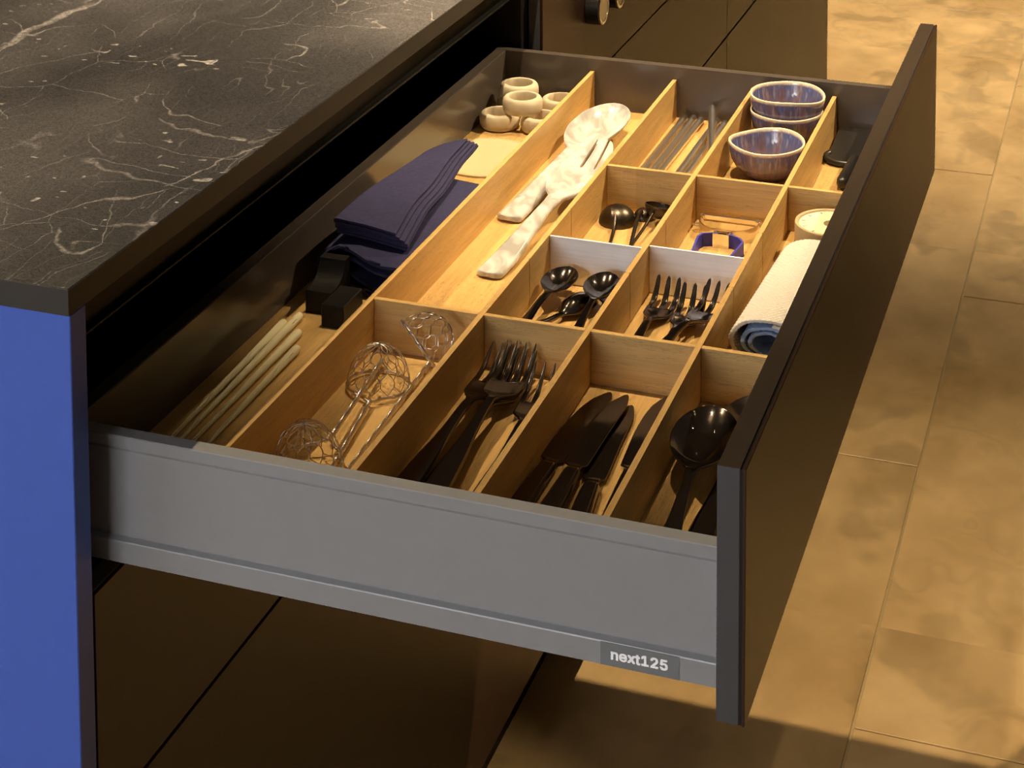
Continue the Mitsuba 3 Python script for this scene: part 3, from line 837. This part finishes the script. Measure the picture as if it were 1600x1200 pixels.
t = thing('peeler', 'steel vegetable peeler with a dark blue loop handle standing on edge', 'peeler')
pp = [(.5550, .1440), (.5555, .1490), (.5520, .1562), (.5440, .1585), (.5150, .1560), (.4960, .1525), (.4905, .1460), (.4900, .1340), (.4950, .1270), (.5160, .1225), (.5440, .1195), (.5510, .1235), (.5555, .1310), (.5550, .1360)]
part(t, 'handle', strip(pp, .0017, .0115, .0002), 'blue_rubber', 30, label='dark blue bent loop handle')
part(t, 'clamp', cat_(strip([(.5535, .1340), (.5535, .1475)], .0012, .0120, .0001), strip([(.5570, .1340), (.5570, .1475)], .0012, .0120, .0001), strip([(.5530, .1342), (.5600, .1342)], .001, .0120, .0001), strip([(.5530, .1473), (.5600, .1473)], .001, .0120, .0001)), 'polished_steel', 30)
yk = smooth_path([(.5900, .1650), (.5800, .1655), (.5700, .1600), (.5630, .1500), (.5600, .1408), (.5632, .1310), (.5710, .1210), (.5815, .1150), (.5920, .1152)], 60)
part(t, 'yoke', strip(yk, .0011, .0118, .0001), 'polished_steel', 30)
part(t, 'blade', cat_(cbox(.5878, .5892, .1165, .1637, ZF + .0095, ZF + .0138, .0003), cbox(.5912, .5926, .1165, .1637, ZF + .0085, ZF + .0130, .0003), cbox(.5870, .5935, .1155, .1180, ZF + .0095, ZF + .0130, .0003), cbox(.5870, .5935, .1622, .1647, ZF + .0095, ZF + .0130, .0003)), 'polished_steel', label='double steel blade')
part(t, 'pivot', cat_(*[trimesh.creation.icosphere(2, .0018).apply_translation((.5905, y, ZF + .0118)) for y in (.1146, .1656)]), 'polished_steel', True)
a = np.linspace(-PI / 2, PI / 2, 14)
part(t, 'eye_loop', tube(np.c_[.5830 + .0030 * np.sin(a), .1658 + .0065 * np.cos(a), np.full(14, ZF + .0060)], .0007, 8), 'polished_steel', True, label='small wire loop at its side')

# ------------------------------------------------------------------ drinking straws
def straw(p0, p1, label):
    p0, p1 = np.array(p0, float), np.array(p1, float)
    L = np.linalg.norm(p1 - p0)
    prof = [(.0027, 0), (.0033, 0), (.0035, .0004), (.0035, L - .0004), (.0033, L), (.0027, L), (.0027, 0)]
    d = (p1 - p0) / L
    a = np.cross(d, [0, 0, 1.0]); a /= np.linalg.norm(a)
    F = np.eye(4); F[:3, 0], F[:3, 1], F[:3, 2], F[:3, 3] = a, np.cross(d, a), d, p0
    solo('drinking_straw', lathe(prof, 28), 'straw_steel', label, 'straw', smooth=40, group='steel straws', m=F)


zs = ZF + .0036
straw((.640, .2500, zs), (.8560, .2478, zs), 'polished steel drinking straw, leftmost in its compartment')
straw((.640, .2418, zs), (.8580, .2385, zs), 'polished steel drinking straw, second from the left in its compartment')
straw((.640, .2340, zs), (.8540, .2300, zs), 'polished steel drinking straw, third from the left in its compartment')
straw((.640, .2160, zs), (.8570, .2135, zs), 'polished steel drinking straw lying under the raised one')
straw((.640, .2080, zs), (.8520, .2045, zs), 'polished steel drinking straw nearest the bowls')
straw((.7000, .1845, ZF + .0110), (.8590, .2195, ZF + .0160), 'polished steel drinking straw lying across the others, its far end raised')

# ------------------------------------------------------------------ bowls
def bowl(R, h, seed, tilt=0.0):
    """a wobbly glazed bowl: a grid over angle and profile with uv = (angle, height below the rim)"""
    outer = [(1.0, 1.0), (1.005, .985), (1.0, .93), (.975, .75), (.92, .52), (.80, .30), (.62, .14), (.46, .06), (.44, .0), (.0, .0)]
    inner = [(.0, .10), (.45, .12), (.68, .26), (.83, .48), (.90, .72), (.93, .92), (.945, .985), (.965, 1.01), (.985, 1.012)]
    pr_ = inner + outer
    n, k = 96, len(pr_)
    a = np.linspace(0, 2 * PI, n + 1)
    r = np.array([q[0] for q in pr_]); z = np.array([q[1] for q in pr_])
    rng = np.random.default_rng(seed)
    w1, w2 = rng.uniform(0, 6.3, 2)
    wob = 1 + .022 * np.cos(2 * a + w1) + .010 * np.cos(3 * a + w2)
    lift = .022 * np.cos(2 * a + w2) + .02 * np.cos(3 * a + w1)
    X = R * r[:, None] * (1 + (wob - 1) * np.clip(z, 0, 1)[:, None]) * np.cos(a)
    Y = R * r[:, None] * (1 + (wob - 1) * np.clip(z, 0, 1)[:, None]) * np.sin(a)
    Z = h * (z[:, None] + lift * np.clip(z, 0, 1)[:, None] ** 2)
    v = np.stack([X, Y, Z], -1).reshape(-1, 3)
    uv = np.stack([np.broadcast_to(a / (2 * PI), (k, n + 1)), np.broadcast_to(np.clip(1 - z, 0, 1)[:, None], (k, n + 1))], -1).reshape(-1, 2)
    i, j = np.meshgrid(np.arange(k - 1), np.arange(n), indexing='ij')
    q = np.stack([i * (n + 1) + j, i * (n + 1) + j + 1, (i + 1) * (n + 1) + j + 1, (i + 1) * (n + 1) + j], -1).reshape(-1, 4)
    m = trimesh.Trimesh(v, np.vstack([q[:, [0, 1, 2]], q[:, [0, 2, 3]]]), process=False)
    if m.volume < 0:
        m.invert()
    return mikit.ply(m, 'glaze', smooth=True, uv=uv)


solo('bowl', bowl(.0362, .0345, 3), None, 'small blue and purple glazed bowl standing in front of the stacked pair', 'bowl', group='glazed bowls', m=M((.7290, .1366, ZF + .0003)))
solo('bowl', bowl(.0362, .0345, 5), None, 'small blue and purple glazed bowl underneath in the stack of two', 'bowl', group='glazed bowls', m=M((.8245, .1366, ZF + .0003)))
solo('bowl', bowl(.0362, .0345, 8), None, 'small blue and purple glazed bowl nested on top of the stack of two', 'bowl', group='glazed bowls', m=M((.8250, .1362, ZF + .0165), rx=.02))

# ------------------------------------------------------------------ black slice with a round handle
t = thing('slice', 'black flat serving slice with a round handle in the far corner beside the drawer front', 'slice')
bl = sg.box(.7820, .030, .8560, .0890).buffer(-.010).buffer(.010)
pm = extr(bl, 0, .0016)
pm.apply_translation([-.782, 0, 0]); pm.apply_transform(M((.7830, 0, ZF + .0030), ry=-.10))
part(t, 'plate', pm, 'black_tool', 30)
part(t, 'lip', tube(smooth_path([(.7960, .0893, ZF + .0050), (.7835, .0885, ZF + .0038), (.7800, .0845, ZF + .0036), (.7800, .0500, ZF + .0036), (.7815, .0300, ZF + .0036)], 40), .0033, 14), 'black_tool', 50)
part(t, 'handle', tube([(.7150, .0635, ZF + .0068), (.7153, .0635, ZF + .0068), (.7180, .0635, ZF + .0068), (.7230, .0634, ZF + .0068), (.7600, .0626, ZF + .0070), (.7800, .0622, ZF + .0072)], [.0005, .0035, .0058, .0065, .0058, .0052], 24), 'black_tool', 50)

# ------------------------------------------------------------------ tin with a dial
t = thing('kitchen_timer', 'round cream kitchen timer with a dial on its top behind the rolled cloth', 'timer')
TR, THT = .0305, .0292
tm = M((.5680, .0490, ZF + .0002))
part(t, 'case', lathe([(.00001, 0), (TR - .001, 0), (TR, .001), (TR, THT - .0012), (TR - .0004, THT - .0003), (TR - .0012, THT), (TR - .0022, THT), (TR - .0030, THT - .0006), (TR - .0034, THT - .0022), (.00001, THT - .0022)], 72), 'tin_cream', 40, m=tm)
part(t, 'dial', lathe([(.00001, THT - .0021), (TR - .0036, THT - .0021), (TR - .0036, THT - .0018), (.00001, THT - .0018)], 64), 'dial', m=tm, label='pale dial')
for k in range(12):
    a = 2 * PI * k / 12
    part(t, 'dial_mark', scene.get(t + '__dial_mark') or cbox(-.0016, .0016, -.0005, .0005, 0, .0002, .00005), 'dial_ink', m=tm @ M((.0235 * math.cos(a), .0235 * math.sin(a), THT - .0018), a))
part(t, 'knob', lathe([(.00001, 0), (.0062, 0), (.0062, .0005), (.0050, .0008), (.0042, .0012), (.00001, .0012)], 32), 'dial_ink', m=tm @ M((0, 0, THT - .0018)), label='brown round centre')

# ------------------------------------------------------------------ rolled cloth
def roll_surface(turns, r0, dr_, L, half, bump, name, t, bs, lab, phase=0.0):
    nu, nl = int(300 * turns), 240
    th = np.linspace(0, 2 * PI * turns, nu)
    rad = r0 + dr_ * th / (2 * PI)
    S = np.r_[0, np.cumsum(np.hypot(np.diff(rad * np.cos(th)), np.diff(rad * np.sin(th))))]
    xs = np.linspace(0, L, nl)
    A, X = np.meshgrid(np.arange(nu), xs, indexing='ij')
    row = X / .0026
    kn = np.abs(np.sin(PI * (S[A] / .0030 + .5 * np.floor(row)))) ** .7 * np.abs(np.sin(PI * row)) ** .6

    def surf(side):
        R_ = rad[A] + side * half + side * bump * kn
        return np.stack([X + .0008 * np.sin(5 * th[A]) * (X < L * .1), R_ * np.cos(th[A] + phase) * 1.22, R_ * np.sin(th[A] + phase) * .80], -1).reshape(-1, 3)
    v = np.vstack([surf(1), surf(-1)])
    i, j = np.meshgrid(np.arange(nu - 1), np.arange(nl - 1), indexing='ij')
    q = np.stack([i * nl + j, (i + 1) * nl + j, (i + 1) * nl + j + 1, i * nl + j + 1], -1).reshape(-1, 4)
    N = nu * nl
    f = [q, q[:, ::-1] + N]
    e0, e1 = np.arange(nu - 1) * nl, np.arange(nu - 1) * nl + nl - 1
    f.append(np.stack([e0, e0 + N, e0 + nl + N, e0 + nl], -1))
    f.append(np.stack([e1, e1 + nl, e1 + nl + N, e1 + N], -1))
    for c in (0, (nu - 1) * nl):
        a = c + np.arange(nl - 1)
        g = np.stack([a, a + 1, a + 1 + N, a + N], -1)
        f.append(g if c == 0 else g[:, ::-1])
    f = np.vstack(f)
    m = trimesh.Trimesh(v, np.vstack([f[:, [0, 1, 2]], f[:, [0, 2, 3]]]), process=False)
    if m.volume < 0:
        m.invert()
    return m


t = thing('dish_cloth', 'rolled white knitted cloth with a pale blue inside, beside the drawer front', 'cloth')
RM = M((.3420, .0580, ZF + .0208), math.radians(-3.0))
part(t, 'outer_layer', roll_surface(1.35, .0190, .0042, .158, .0010, .0009, '', t, '', '', 1.75), 'knit_white', True, m=RM, label='white knitted outside')
part(t, 'inner_layer', roll_surface(1.9, .0085, .0046, .1575, .0010, .0007, '', t, '', '', 4.0), 'knit_blue', True, m=RM, label='pale blue knitted inside')

# ------------------------------------------------------------------ knobs of the middle cabinet
kp = lathe([(.00001, 0), (.0205, 0), (.0215, .0010), (.0215, .0150), (.0205, .0165), (.00001, .0165)], 48)
kr = lathe([(.0175, .0160), (.0212, .0160), (.0212, .0172), (.0195, .0180), (.0175, .0176), (.0175, .0160)], 48)
kf = lathe([(.00001, .0158), (.0176, .0158), (.0176, .0168), (.00001, .0168)], 48)
front_key = [k for k in scene if k.startswith(c2 + '__drawer')][0]
for kx in (1.0720, 1.1440):
    m = M((kx, YC, -.0640), rx=PI / 2)
    part(front_key, 'knob', kp, 'black_tool', 40, m=m, label='round black knob')
    part(front_key, 'knob_ring', kr, 'polished_steel', 40, m=m, label='polished ring of the knob')
    part(front_key, 'knob_face', kf, 'tin_cream', 40, m=m, label='brass coloured face of the knob')
